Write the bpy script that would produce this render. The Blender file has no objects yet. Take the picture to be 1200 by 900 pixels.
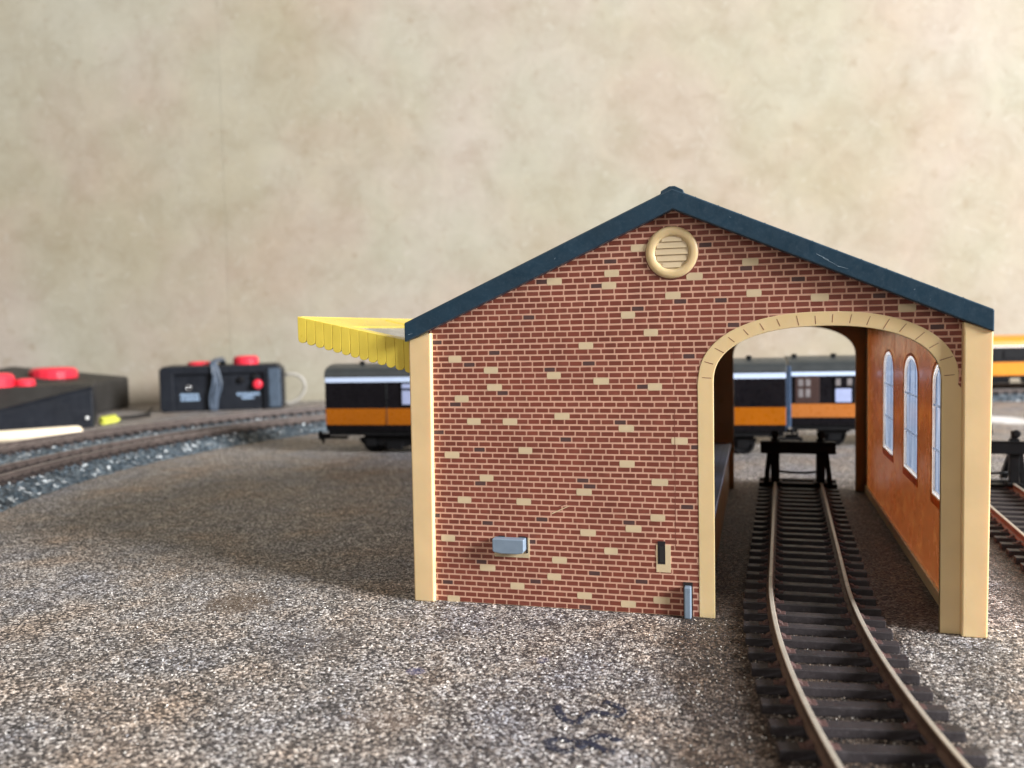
import bpy, bmesh, math, random
from mathutils import Vector, Matrix
# Units: 1 Blender unit = 1 cm (a model railway on a tabletop)
random.seed(7)
S = bpy.context.scene
S.unit_settings.scale_length = 0.01
COL = S.collection
PI = math.pi

# ------------------------------------------------------------------ materials
def nt(name):
    m = bpy.data.materials.new(name); m.use_nodes = True
    t = m.node_tree; b = t.nodes['Principled BSDF']
    return m, t, b
def N(t, kind, **kw):
    n = t.nodes.new(kind)
    for k, v in kw.items():
        if k in n.inputs.keys(): n.inputs[k].default_value = v
        else: setattr(n, k, v)
    return n
def ramp(t, src, stops, interp='LINEAR'):
    r = t.nodes.new('ShaderNodeValToRGB'); r.color_ramp.interpolation = interp
    e = r.color_ramp.elements
    while len(e) < len(stops): e.new(0.5)
    for i, (p, c) in enumerate(stops):
        e[i].position = p
        e[i].color = (*c[:3], 1) if hasattr(c, '__len__') else (c, c, c, 1)
    t.links.new(src, r.inputs['Fac']); return r
def coords(t, scale=None):
    tc = t.nodes.new('ShaderNodeTexCoord')
    if scale is None: return tc.outputs['Object']
    mp = t.nodes.new('ShaderNodeMapping'); mp.inputs['Scale'].default_value = scale
    t.links.new(tc.outputs['Object'], mp.inputs['Vector']); return mp.outputs['Vector']
def mixc(t, fac, a, b, mode='MIX'):
    m = t.nodes.new('ShaderNodeMix'); m.data_type = 'RGBA'; m.blend_type = mode
    for i, v in ((0, fac), (6, a), (7, b)):
        if hasattr(v, 'links'): t.links.new(v, m.inputs[i])
        elif i == 0: m.inputs[0].default_value = v
        else: m.inputs[i].default_value = (*v[:3], 1)
    return m.outputs[2]
LETTER = None
def plastic(name, col, rough=0.4, var=0.12, nscale=3.0, bump=0.0, bscale=20, sss=0.0, spec=0.5, metal=0.0, trans=0.0, dust=0.0, dustcol=(.45, .42, .4)):
    m, t, b = nt(name); v = coords(t)
    n = N(t, 'ShaderNodeTexNoise', Scale=nscale, Detail=6.0); t.links.new(v, n.inputs['Vector'])
    r = ramp(t, n.outputs['Fac'], [(.3, tuple(c*(1-var) for c in col)), (.7, tuple(min(1, c*(1+var)) for c in col))])
    out = r.outputs['Color']
    if dust:
        d = N(t, 'ShaderNodeTexNoise', Scale=nscale*9, Detail=8.0, Roughness=.75); t.links.new(v, d.inputs['Vector'])
        dr = ramp(t, d.outputs['Fac'], [(.52, 0.), (.75, dust)])
        out = mixc(t, dr.outputs['Color'], out, dustcol)
    t.links.new(out, b.inputs['Base Color'])
    n2 = N(t, 'ShaderNodeTexNoise', Scale=nscale*4, Detail=5.0); t.links.new(v, n2.inputs['Vector'])
    rr = ramp(t, n2.outputs['Fac'], [(.3, max(.02, rough-.08)), (.7, min(1, rough+.1))])
    t.links.new(rr.outputs['Color'], b.inputs['Roughness'])
    b.inputs['Specular IOR Level'].default_value = spec
    b.inputs['Metallic'].default_value = metal
    if sss:
        b.inputs['Subsurface Weight'].default_value = sss
        b.inputs['Subsurface Radius'].default_value = (.25, .14, .06)
        b.inputs['Subsurface Scale'].default_value = 1.0
    if bump:
        n3 = N(t, 'ShaderNodeTexNoise', Scale=bscale, Detail=4.0); t.links.new(v, n3.inputs['Vector'])
        bp = N(t, 'ShaderNodeBump', Strength=bump, Distance=.02); t.links.new(n3.outputs['Fac'], bp.inputs['Height'])
        t.links.new(bp.outputs['Normal'], b.inputs['Normal'])
    if trans:
        tr = t.nodes.new('ShaderNodeBsdfTranslucent'); t.links.new(out, tr.inputs['Color'])
        mx = t.nodes.new('ShaderNodeMixShader'); mx.inputs[0].default_value = trans
        o = t.nodes['Material Output']
        t.links.new(b.outputs[0], mx.inputs[1]); t.links.new(tr.outputs[0], mx.inputs[2]); t.links.new(mx.outputs[0], o.inputs['Surface'])
    return m

CREAM = plastic('cream_plastic', (.77, .56, .30), .38, .05, 1.2, .05, 12, sss=.25)
STONE = plastic('cream_print', (.70, .54, .33), .42, .05, 2, .05, 12, sss=.1)
MORTARW = plastic('pink_side_ink', (.80, .44, .24), .5, .05, 2, trans=.72)
BRICKW = plastic('red_side_ink', (.60, .20, .10), .5, .2, 2, trans=.6)
MORTAR = plastic('pink_mortar_ink', (.63, .355, .25), .5, .09, .8)
BRICK = plastic('red_brick_ink', (.19, .045, .027), .48, .22, 1.6)
BRICKV = plastic('red_brick_ink_worn', (.205, .052, .032), .5, .2, 5)
DARKBRICK = plastic('dark_brick_ink', (.085, .040, .036), .48, .2, 4)
JOINT = plastic('dark_red_ink', (.19, .05, .035), .5, .2, 5)
NAVY = plastic('navy_roof_plastic', (.014, .040, .066), .36, .12, 1.5, .04, 6, dust=.10, dustcol=(.25, .33, .4))
INNER = plastic('orange_brown_plastic', (.57, .38, .175), .22, .08, .45, .05, 3, trans=.29)
INNERDARK = plastic('brown_plastic', (.42, .23, .08), .35, .2, .6, trans=.3)
WINWHITE = plastic('white_window_plastic', (.95, .96, .97), .3, .03, 3, trans=.75)
SURR = plastic('orange_rim_plastic', (.85, .50, .22), .25, .1, 1, trans=.8)
GREYP = plastic('slate_grey_plastic', (.20, .26, .33), .35, .08, 3, .05, 20)
PAVE = None
BLACK = plastic('black_plastic', (.009, .009, .010), .42, .2, 2, spec=.15)
BLACKM = plastic('black_matt', (.009, .009, .010), .6, .3, 2, spec=.12)
DARKHOLE = plastic('dark_slot', (.012, .008, .008), .8, .2, 2)
YELLOW = plastic('yellow_plastic', (.80, .60, .085), .35, .07, 2, .05, 14, sss=.12)
RED = plastic('red_plastic', (.74, .03, .055), .3, .1, 3)
SLEEPER = plastic('sleeper_plastic', (.036, .030, .032), .46, .3, 1.1, .35, 30, dust=.30, dustcol=(.17, .145, .155))
LOOPRAIL = plastic('dull_loop_rail_side', (.085, .065, .058), .45, .3, 2)
LOOPTOP = plastic('dull_loop_rail_top', (.30, .27, .25), .35, .2, 2, metal=.5)
LOOPRUST = plastic('loop_sleeper_paint', (.055, .042, .040), .6, .35, 3, .35, 30)
SLEEPRUST = plastic('sleeper_rust_paint', (.095, .050, .045), .6, .35, 3, .35, 30)
RAILTOP = plastic('worn_nickel_rail', (.60, .54, .45), .34, .1, 2.5, 0, 25, metal=.35)
RAILSIDE = plastic('rusty_rail_side', (.12, .075, .055), .5, .35, 2, .3, 30)
WHITEP = plastic('white_plastic', (.82, .82, .80), .35, .04, 3)
ORANGE = plastic('orange_paint', (.40, .112, .002), .3, .06, 1)
COACHBLACK = plastic('coach_black_paint', (.008, .007, .009), .3, .2, 1, spec=.15)
STRIPE = plastic('pale_stripe', (.60, .72, .95), .3, .04, 1)
ROOFGREY = plastic('coach_roof_grey', (.042, .048, .050), .38, .15, 1, .05, 10)
ENDBLUE = plastic('blue_grey_end', (.050, .085, .15), .4, .2, 4, dust=.3, dustcol=(.3, .4, .55))
BROWNDOOR = plastic('brown_door_paint', (.05, .026, .022), .4, .2, 4)
LILAC = plastic('pale_curtain_pane', (.40, .46, .70), .2, .06, 3)
SMALLPANE = plastic('grey_pane', (.22, .20, .20), .25, .25, 6)
YORANGE = plastic('amber_paint', (.72, .25, .015), .35, .08, 1)
WOOD = plastic('pale_wood', (.80, .68, .50), .5, .06, 2, .1, 8)
CABLE = plastic('blue_grey_cable', (.075, .10, .14), .35, .2, 3)
CABLEGREY = plastic('grey_cable', (.36, .34, .30), .4, .1, 3)
BOXBLACK = plastic('controller_black', (.011, .013, .018), .42, .2, .5, .1, 25, spec=.25)
BOXTOP = plastic('controller_top', (.030, .028, .026), .55, .2, .5, .1, 25, spec=.3)
LIME = plastic('lime_insulation', (.72, .74, .10), .4, .06, 4)
INKPALE = plastic('pale_blue_print', (.30, .42, .58), .5, .3, 6)
GLOSSRIM = plastic('steel', (.6, .6, .6), .25, .1, 3, metal=.9)

def pane_mat():
    m, t, b = nt('clear_moulded_pane'); v = coords(t, (1, 9, .15))
    n = N(t, 'ShaderNodeTexNoise', Scale=2.2, Detail=3.0); t.links.new(v, n.inputs['Vector'])
    r = ramp(t, n.outputs['Fac'], [(.36, (.14, .19, .29)), (.50, (.36, .41, .49)), (.66, (.74, .76, .80))])
    tr = t.nodes.new('ShaderNodeBsdfTransparent'); t.links.new(r.outputs['Color'], tr.inputs['Color'])
    tl = t.nodes.new('ShaderNodeBsdfTranslucent'); t.links.new(r.outputs['Color'], tl.inputs['Color'])
    gl = N(t, 'ShaderNodeBsdfGlossy', Roughness=.12)
    m1 = t.nodes.new('ShaderNodeMixShader'); m1.inputs[0].default_value = .45
    t.links.new(tr.outputs[0], m1.inputs[1]); t.links.new(tl.outputs[0], m1.inputs[2])
    m2 = t.nodes.new('ShaderNodeMixShader'); m2.inputs[0].default_value = .10
    t.links.new(m1.outputs[0], m2.inputs[1]); t.links.new(gl.outputs[0], m2.inputs[2])
    t.links.new(m2.outputs[0], t.nodes['Material Output'].inputs['Surface'])
    t.nodes.remove(b); return m
PANE = pane_mat()

def pave_mat():
    m, t, b = nt('grey_blue_paving'); v = coords(t)
    br = t.nodes.new('ShaderNodeTexBrick'); t.links.new(v, br.inputs['Vector'])
    br.inputs['Scale'].default_value = 1; br.inputs['Brick Width'].default_value = .5; br.inputs['Row Height'].default_value = .25
    br.inputs['Mortar Size'].default_value = .02
    br.inputs['Color1'].default_value = (.48, .58, .74, 1); br.inputs['Color2'].default_value = (.56, .65, .80, 1); br.inputs['Mortar'].default_value = (.24, .30, .40, 1)
    t.links.new(br.outputs['Color'], b.inputs['Base Color'])
    bp = N(t, 'ShaderNodeBump', Strength=.5, Distance=.03); bp.invert = True
    t.links.new(br.outputs['Fac'], bp.inputs['Height']); t.links.new(bp.outputs['Normal'], b.inputs['Normal'])
    b.inputs['Roughness'].default_value = .38; return m
PAVE = pave_mat()

def board_mat():
    m, t, b = nt('gritty_board'); v = coords(t)
    # grain cells
    vo = N(t, 'ShaderNodeTexVoronoi', Scale=21.0, Randomness=1.0); t.links.new(v, vo.inputs['Vector'])
    sep = t.nodes.new('ShaderNodeSeparateColor'); t.links.new(vo.outputs['Color'], sep.inputs[0])
    grain = ramp(t, sep.outputs[0], [(0., (.022, .020, .022)), (.32, (.055, .048, .048)), (.50, (.15, .128, .115)),
                                     (.70, (.36, .315, .28)), (.88, (.66, .60, .55)), (1., (.90, .86, .82))])
    vo2 = N(t, 'ShaderNodeTexVoronoi', Scale=12.0); t.links.new(v, vo2.inputs['Vector'])
    sep2 = t.nodes.new('ShaderNodeSeparateColor'); t.links.new(vo2.outputs['Color'], sep2.inputs[0])
    g2 = ramp(t, sep2.outputs[1], [(0., .62), (1., 1.35)])
    col = mixc(t, 1.0, grain.outputs['Color'], g2.outputs['Color'], 'MULTIPLY')
    # broad tone drift: bluish, brownish and pinkish areas
    n = N(t, 'ShaderNodeTexNoise', Scale=.35, Detail=5.0, Roughness=.6); t.links.new(v, n.inputs['Vector'])
    tone = ramp(t, n.outputs['Fac'], [(.30, (.80, .88, 1.05)), (.5, (1., 1., 1.)), (.70, (1.10, .92, .76))])
    col = mixc(t, 1.0, col, tone.outputs['Color'], 'MULTIPLY')
    n5 = N(t, 'ShaderNodeTexNoise', Scale=1.6, Detail=7.0, Roughness=.65); t.links.new(v, n5.inputs['Vector'])
    r5 = ramp(t, n5.outputs['Fac'], [(.33, .66), (.5, 1.0), (.68, 1.15)])
    col = mixc(t, 1.0, col, r5.outputs['Color'], 'MULTIPLY')
    # sprayed brown track bed bands, painted shed-floor shade, worn marks and one pale patch
    sx = t.nodes.new('ShaderNodeSeparateXYZ'); t.links.new(v, sx.inputs[0])
    wob = N(t, 'ShaderNodeTexNoise', Scale=.9, Detail=5.0); t.links.new(v, wob.inputs['Vector'])
    def math_(op, a, bb, c=None):
        k = t.nodes.new('ShaderNodeMath'); k.operation = op
        for i, q in enumerate((a, bb, c)):
            if q is None: continue
            if hasattr(q, 'links'): t.links.new(q, k.inputs[i])
            else: k.inputs[i].default_value = q
        return k.outputs[0]
    y = sx.outputs['Y']; x = sx.outputs['X']
    ym = math_('MINIMUM', math_('SUBTRACT', y, 1.15), 0.0)
    cx = math_('ADD', math_('MULTIPLY', math_('MULTIPLY', ym, ym), 1/87.6), 3.55)
    def band(centre, half, soft):
        d = math_('ABSOLUTE', math_('SUBTRACT', x, centre), 0)
        d = math_('ADD', d, math_('MULTIPLY', math_('SUBTRACT', wob.outputs['Fac'], .5), 1.5))
        k = N(t, 'ShaderNodeMapRange'); k.inputs['From Min'].default_value = half; k.inputs['From Max'].default_value = half+soft
        k.inputs['To Min'].default_value = 1; k.inputs['To Max'].default_value = 0; t.links.new(d, k.inputs['Value']); return k.outputs[0]
    b1 = band(math_('SUBTRACT', cx, .55), 2.05, .6); b2 = band(10.6, 1.7, 1.0)
    bb = math_('MAXIMUM', b1, b2)
    b3 = band(4.2, 2.6, .5)  # shed floor: the shade inside the shed, darkened into the board colour
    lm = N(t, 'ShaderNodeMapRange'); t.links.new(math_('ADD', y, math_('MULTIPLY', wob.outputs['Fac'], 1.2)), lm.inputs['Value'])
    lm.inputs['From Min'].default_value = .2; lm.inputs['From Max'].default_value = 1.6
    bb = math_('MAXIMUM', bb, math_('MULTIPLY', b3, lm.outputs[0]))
    lim = N(t, 'ShaderNodeMapRange'); t.links.new(y, lim.inputs['Value'])
    lim.inputs['From Min'].default_value = 17; lim.inputs['From Max'].default_value = 19.5; lim.inputs['To Min'].default_value = 1; lim.inputs['To Max'].default_value = 0
    bb = math_('MULTIPLY', bb, lim.outputs[0])
    bb = math_('MULTIPLY', bb, .88)
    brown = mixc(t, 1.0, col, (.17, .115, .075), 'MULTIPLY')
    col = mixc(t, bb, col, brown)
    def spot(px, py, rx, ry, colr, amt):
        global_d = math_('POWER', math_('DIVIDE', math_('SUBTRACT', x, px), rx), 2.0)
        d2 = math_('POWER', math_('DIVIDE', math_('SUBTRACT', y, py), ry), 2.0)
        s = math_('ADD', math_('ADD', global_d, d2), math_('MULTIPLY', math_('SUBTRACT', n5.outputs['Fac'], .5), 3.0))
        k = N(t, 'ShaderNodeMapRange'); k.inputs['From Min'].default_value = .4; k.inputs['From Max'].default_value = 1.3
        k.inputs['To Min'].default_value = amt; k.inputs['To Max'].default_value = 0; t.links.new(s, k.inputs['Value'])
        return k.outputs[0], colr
    for a in ((-9.9, -1.2, .9, .8, (.10, .065, .04), .7), (-6.4, -3.4, .8, .9, (.07, .055, .05), .5), (-1.6, -3.3, .14, .2, (.03, .04, .16), .35),
              (-3.9, -4.4, .2, .2, (.05, .07, .25), .4), (18.5, 45.6, 1.5, 2.8, (.9, .9, .9), .9),  # last spot on this line: a pale patch at the far right
              (-3.7, -6.6, .7, .4, (.25, .17, .12), .25)):
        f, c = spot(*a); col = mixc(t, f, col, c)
    t.links.new(col, b.inputs['Base Color'])
    # bump: each grain its own facet
    vd = N(t, 'ShaderNodeTexVoronoi', Scale=21.0); vd.feature = 'SMOOTH_F1'; vd.inputs['Smoothness'].default_value = .3; t.links.new(v, vd.inputs['Vector'])
    h = math_('ADD', math_('MULTIPLY', vd.outputs['Distance'], -1.0), math_('MULTIPLY', sep.outputs[1], .55))
    nb = N(t, 'ShaderNodeTexNoise', Scale=60.0, Detail=3.0); t.links.new(v, nb.inputs['Vector'])
    h = math_('ADD', h, math_('MULTIPLY', nb.outputs['Fac'], .5))
    bp = N(t, 'ShaderNodeBump', Strength=.75, Distance=.035); t.links.new(h, bp.inputs['Height'])
    t.links.new(bp.outputs['Normal'], b.inputs['Normal'])
    rg = ramp(t, sep.outputs[2], [(0., .38), (1., .75)]); t.links.new(rg.outputs['Color'], b.inputs['Roughness'])
    b.inputs['Specular IOR Level'].default_value = .6
    return m
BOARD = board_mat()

def wall_mat():
    m, t, b = nt('mottled_wallpaper'); v = coords(t)
    n = N(t, 'ShaderNodeTexNoise', Scale=.032, Detail=7.0, Roughness=.6, Distortion=.2); t.links.new(v, n.inputs['Vector'])
    r = ramp(t, n.outputs['Fac'], [(.28, (.33, .275, .19)), (.42, (.385, .335, .26)), (.56, (.41, .372, .31)), (.72, (.445, .415, .36))])
    n2 = N(t, 'ShaderNodeTexNoise', Scale=.28, Detail=8.0, Roughness=.68, Distortion=.6); t.links.new(v, n2.inputs['Vector'])
    r2 = ramp(t, n2.outputs['Fac'], [(.32, (.89, .87, .84)), (.5, (1., 1., 1.)), (.66, (1.08, 1.08, 1.08))])
    col = mixc(t, 1.0, r.outputs['Color'], r2.outputs['Color'], 'MULTIPLY')
    n4 = N(t, 'ShaderNodeTexNoise', Scale=.07, Detail=4.0); mp = t.nodes.new('ShaderNodeMapping'); mp.inputs['Location'].default_value = (31, 7, 4)
    t.links.new(v, mp.inputs['Vector']); t.links.new(mp.outputs['Vector'], n4.inputs['Vector'])
    r4 = ramp(t, n4.outputs['Fac'], [(.40, (.975, 1.0, .95)), (.60, (1.025, .975, .97))])
    col = mixc(t, 1.0, col, r4.outputs['Color'], 'MULTIPLY')
    # pale crackle flecks of the printed paper
    n3 = N(t, 'ShaderNodeTexNoise', Scale=.95, Detail=6.0, Roughness=.7, Distortion=1.2); t.links.new(v, n3.inputs['Vector'])
    r3 = ramp(t, n3.outputs['Fac'], [(.57, 0.), (.68, .36)])
    col = mixc(t, r3.outputs['Color'], col, (.52, .49, .43))
    n6 = N(t, 'ShaderNodeTexNoise', Scale=.7, Detail=5.0, Roughness=.6); t.links.new(v, n6.inputs['Vector'])
    r6 = ramp(t, n6.outputs['Fac'], [(.28, .5), (.40, 0.)])
    col = mixc(t, r6.outputs['Color'], col, (.31, .25, .175))
    t.links.new(col, b.inputs['Base Color'])
    b.inputs['Roughness'].default_value = .8; b.inputs['Specular IOR Level'].default_value = .12
    bp = N(t, 'ShaderNodeBump', Strength=.35, Distance=.12)
    t.links.new(n3.outputs['Fac'], bp.inputs['Height']); t.links.new(bp.outputs['Normal'], b.inputs['Normal'])
    return m
WALL = wall_mat()

def ballast_mat():
    m, t, b = nt('grey_ballast'); v = coords(t)
    vo = N(t, 'ShaderNodeTexVoronoi', Scale=4.5); t.links.new(v, vo.inputs['Vector'])
    sep = t.nodes.new('ShaderNodeSeparateColor'); t.links.new(vo.outputs['Color'], sep.inputs[0])
    r = ramp(t, sep.outputs[0], [(0., (.02, .028, .036)), (.5, (.055, .075, .095)), (.86, (.13, .165, .19)), (.95, (.22, .25, .27)), (1., (.65, .68, .7))])
    t.links.new(r.outputs['Color'], b.inputs['Base Color']); b.inputs['Roughness'].default_value = .6
    bp = N(t, 'ShaderNodeBump', Strength=.8, Distance=.12); t.links.new(vo.outputs['Distance'], bp.inputs['Height']); t.links.new(bp.outputs['Normal'], b.inputs['Normal'])
    return m
BALLAST = ballast_mat()
CHIPW = plastic('pale_stone_chip', (.62, .66, .68), .5, .2, 5)
CHIPG = plastic('blue_grey_stone_chip', (.09, .125, .155), .55, .3, 5)

# ------------------------------------------------------------------ mesh helpers
MATRIX = {}
def tag(o, label=None, cat=None, group=None, kind=None):
    if label: o['label'] = label
    if cat: o['category'] = cat
    if group: o['group'] = group
    if kind: o['kind'] = kind
    return o
def thing(name, label, cat, loc=(0, 0, 0), rz=0.0, group=None):
    o = bpy.data.objects.new(name, None); o.empty_display_size = .5; COL.objects.link(o)
    o.location = loc; o.rotation_euler = (0, 0, rz)
    MATRIX[o.name] = Matrix.Translation(Vector(loc)) @ Matrix.Rotation(rz, 4, 'Z')
    return tag(o, label, cat, group)
class MB:
    def __init__(s): s.bm = bmesh.new()
    def _v(s, pts, M=None): return [s.bm.verts.new((M @ Vector(p)) if M else Vector(p)) for p in pts]
    def box(s, x0, x1, y0, y1, z0, z1, mat=0, M=None):
        v = s._v([(x0, y0, z0), (x1, y0, z0), (x1, y1, z0), (x0, y1, z0), (x0, y0, z1), (x1, y0, z1), (x1, y1, z1), (x0, y1, z1)], M)
        for f in ((0, 3, 2, 1), (4, 5, 6, 7), (0, 1, 5, 4), (1, 2, 6, 5), (2, 3, 7, 6), (3, 0, 4, 7)):
            s.bm.faces.new([v[i] for i in f]).material_index = mat
        return s
    def prism(s, prof, a, b, axis='y', mat=0, M=None, mats=None, smooth=False):
        # prof: list of (u,w); axis y: (u,.,w); axis x: (.,u,w); axis z: (u,w,.)
        def P(u, w, d): return {'y': (u, d, w), 'x': (d, u, w), 'z': (u, w, d)}[axis]
        A = s._v([P(u, w, a) for u, w in prof], M); B = s._v([P(u, w, b) for u, w in prof], M); n = len(prof)
        for i in range(n):
            f = s.bm.faces.new((A[i], A[(i+1) % n], B[(i+1) % n], B[i])); f.material_index = mats[i] if mats else mat; f.smooth = smooth
        s.bm.faces.new(A[::-1]).material_index = mat; s.bm.faces.new(B).material_index = mat
        return s
    def lathe(s, prof, n=24, axis='z', c=(0, 0, 0), mat=0, M=None, smooth=True):
        rings = []
        for r, h in prof:
            pts = []
            for k in range(n):
                a = 2*PI*k/n; p = (r*math.cos(a), r*math.sin(a))
                q = {'z': (p[0], p[1], h), 'y': (p[0], h, p[1]), 'x': (h, p[0], p[1])}[axis]
                pts.append((q[0]+c[0], q[1]+c[1], q[2]+c[2]))
            rings.append(s._v(pts, M))
        for A, B in zip(rings, rings[1:]):
            for k in range(n):
                f = s.bm.faces.new((A[k], A[(k+1) % n], B[(k+1) % n], B[k])); f.material_index = mat; f.smooth = smooth
        for R in (rings[0], rings[-1]):
            try: s.bm.faces.new(R).material_index = mat
            except Exception: pass
        return s
    def ring(s, prof, n=32, axis='y', c=(0, 0, 0), mat=0):     # closed profile swept round (torus like)
        rings = []
        for r, h in prof:
            pts = []
            for k in range(n):
                a = 2*PI*k/n; p = (r*math.cos(a), r*math.sin(a))
                q = {'z': (p[0], p[1], h), 'y': (p[0], h, p[1]), 'x': (h, p[0], p[1])}[axis]
                pts.append((q[0]+c[0], q[1]+c[1], q[2]+c[2]))
            rings.append(s._v(pts))
        m = len(rings)
        for i in range(m):
            A, B = rings[i], rings[(i+1) % m]
            for k in range(n):
                f = s.bm.faces.new((A[k], A[(k+1) % n], B[(k+1) % n], B[k])); f.smooth = True; f.material_index = mat
        return s
    def tube(s, pts, r, n=8, mat=0, flat=1.0, cap=True):
        pts = [Vector(p) for p in pts]; rings = []; up = Vector((0, 0, 1))
        for i, p in enumerate(pts):
            d = (pts[min(i+1, len(pts)-1)] - pts[max(i-1, 0)]).normalized()
            a = d.cross(up)
            if a.length < .05: a = d.cross(Vector((0, 1, 0)))
            a.normalize(); b_ = a.cross(d).normalized(); rr = r[i] if hasattr(r, '__len__') else r
            rings.append(s._v([p + a*math.cos(2*PI*k/n)*rr + b_*math.sin(2*PI*k/n)*rr*flat for k in range(n)]))
        for A, B in zip(rings, rings[1:]):
            for k in range(n):
                f = s.bm.faces.new((A[k], A[(k+1) % n], B[(k+1) % n], B[k])); f.smooth = True; f.material_index = mat
        if cap:
            s.bm.faces.new(rings[0][::-1]).material_index = mat; s.bm.faces.new(rings[-1]).material_index = mat
        return s
    def poly(s, pts, mat=0, M=None):
        s.bm.faces.new(s._v(pts, M)).material_index = mat; return s
    def build(s, name, mats, parent=None, bevel=0, seg=2, smooth=False, label=None, world=True):
        bmesh.ops.recalc_face_normals(s.bm, faces=s.bm.faces)
        me = bpy.data.meshes.new(name); s.bm.to_mesh(me); s.bm.free()
        return link(name, me, mats, parent, bevel, seg, smooth, label, world)
def chain(parent):
    if parent is None: return Matrix.Identity(4)
    return MATRIX.get(parent.name, chain(parent.parent) if parent.parent else Matrix.Identity(4))
def link(name, me, mats, parent=None, bevel=0, seg=2, smooth=False, label=None, world=True):
    for m in (mats if isinstance(mats, (list, tuple)) else [mats]): me.materials.append(m)
    o = bpy.data.objects.new(name, me); COL.objects.link(o)
    if parent is not None:
        if world: me.transform(chain(parent).inverted())
        o.parent = parent
    if smooth:
        for p in me.polygons: p.use_smooth = True
    if bevel:
        b = o.modifiers.new('bevel', 'BEVEL'); b.width = bevel; b.segments = seg; b.limit_method = 'ANGLE'; b.angle_limit = math.radians(35)
        b.harden_normals = False
    if label: o['label'] = label
    return o
def plate(name, outline, holes, t, M, mats, parent=None, bev=0.0):
    """Flat plate with holes: 2D outline (x,y) extruded to thickness t around z=0, then placed by M."""
    cu = bpy.data.curves.new('tmp', 'CURVE'); cu.dimensions = '2D'; cu.fill_mode = 'BOTH'; cu.extrude = t/2-bev
    if bev: cu.bevel_depth = bev; cu.offset = -bev; cu.bevel_resolution = 1
    for loop in [outline]+list(holes):
        sp = cu.splines.new('POLY'); sp.points.add(len(loop)-1); sp.use_cyclic_u = True
        for p, q in zip(sp.points, loop): p.co = (q[0], q[1], 0, 1)
    ob = bpy.data.objects.new('tmp', cu); COL.objects.link(ob)
    dg = bpy.context.evaluated_depsgraph_get(); dg.update()
    me = bpy.data.meshes.new_from_object(ob.evaluated_get(dg)); me.name = name
    bpy.data.objects.remove(ob); me.transform(M); me.materials.clear()
    return link(name, me, mats, parent)
XZ = Matrix(((1, 0, 0, 0), (0, 0, 1, 0), (0, 1, 0, 0), (0, 0, 0, 1)))        # plate x->X, y->Z, thickness->Y
YZ = Matrix(((0, 0, 1, 0), (1, 0, 0, 0), (0, 1, 0, 0), (0, 0, 0, 1)))        # plate x->Y, y->Z, thickness->X
def T(x, y, z): return Matrix.Translation(Vector((x, y, z)))
def copy_tree(o, parent=None):
    c = o.copy(); COL.objects.link(c)
    if parent is not None: c.parent = parent
    for ch in list(o.children): copy_tree(ch, c)
    return c

# ------------------------------------------------------------------ setting
d13 = math.radians(13.25)
m = MB()
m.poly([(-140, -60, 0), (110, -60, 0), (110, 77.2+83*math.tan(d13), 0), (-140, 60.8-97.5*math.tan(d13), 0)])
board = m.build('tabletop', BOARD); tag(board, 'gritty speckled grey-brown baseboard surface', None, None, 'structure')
m = MB()
p0 = Vector((-42.5, 60.85, 0)); dv = Vector((math.cos(d13), math.sin(d13), 0)); nv = Vector((-dv.y, dv.x, 0))
a, b_ = p0-dv*110, p0+dv*190
seamx = p0 - dv*1.0
def wallpts(s, e, z0, z1, off=0.0):
    return [(s+nv*off)+Vector((0, 0, z0)), (e+nv*off)+Vector((0, 0, z0)), (e+nv*off)+Vector((0, 0, z1)), (s+nv*off)+Vector((0, 0, z1))]
s1 = p0 - dv*6.86
m.prism([(a.x, a.y), (s1.x, s1.y), (s1.x+nv.x*1, s1.y+nv.y*1), (a.x+nv.x, a.y+nv.y)], -8, 130, 'z')
o5 = -0.02
m.prism([(s1.x+nv.x*o5, s1.y+nv.y*o5), (b_.x+nv.x*o5, b_.y+nv.y*o5), (b_.x+nv.x, b_.y+nv.y), (s1.x+nv.x, s1.y+nv.y)], -8, 130, 'z')
wall = m.build('wall', WALL); tag(wall, 'mottled beige papered wall behind the layout', None, None, 'structure')

# pen marks on the board
m = MB()
m1 = [(-0.9, -5.37), (-.78, -5.63), (-.65, -5.88), (-.48, -6.0), (-.37, -5.91), (-.31, -5.67), (-.21, -5.48), (-.05, -5.49), (.12, -5.57), (.29, -5.51), (.26, -5.26), (.09, -5.1), (-.1, -5.03)]
m2 = [(.4, -6.5), (.21, -6.34), (.06, -6.33), (-.06, -6.52), (-.2, -6.84), (-.4, -7.04), (-.62, -6.94), (-.74, -6.76), (-.57, -6.6), (-.29, -6.66), (-.08, -6.61), (.1, -6.77), (.26, -6.87), (.38, -6.86)]
for pts in (m1, m2):
    q = []
    for i in range(len(pts)-1):
        for k in range(6):
            f = k/6; q.append((pts[i][0]*(1-f)+pts[i+1][0]*f, pts[i][1]*(1-f)+pts[i+1][1]*f, .004))
    q.append((*pts[-1], .004))
    for _ in range(2):
        q = [q[0]]+[tuple((q[i-1][j]+q[i][j]*2+q[i+1][j])/4 for j in range(3)) for i in range(1, len(q)-1)]+[q[-1]]
    m.tube(q, [.082+.012*math.sin(i*.9) for i in range(len(q))], 8, flat=.05)
def ink_mat():
    mm, t, b = nt('dark_blue_pen'); v = coords(t)
    vo = N(t, 'ShaderNodeTexVoronoi', Scale=21.0); t.links.new(v, vo.inputs['Vector'])
    sp = t.nodes.new('ShaderNodeSeparateColor'); t.links.new(vo.outputs['Color'], sp.inputs[0])
    r = ramp(t, sp.outputs[0], [(.0, .90), (.70, .80), (.88, .2)])
    b.inputs['Base Color'].default_value = (.022, .028, .052, 1); b.inputs['Roughness'].default_value = .6
    t.links.new(r.outputs['Color'], b.inputs['Alpha'])
    return mm
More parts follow.
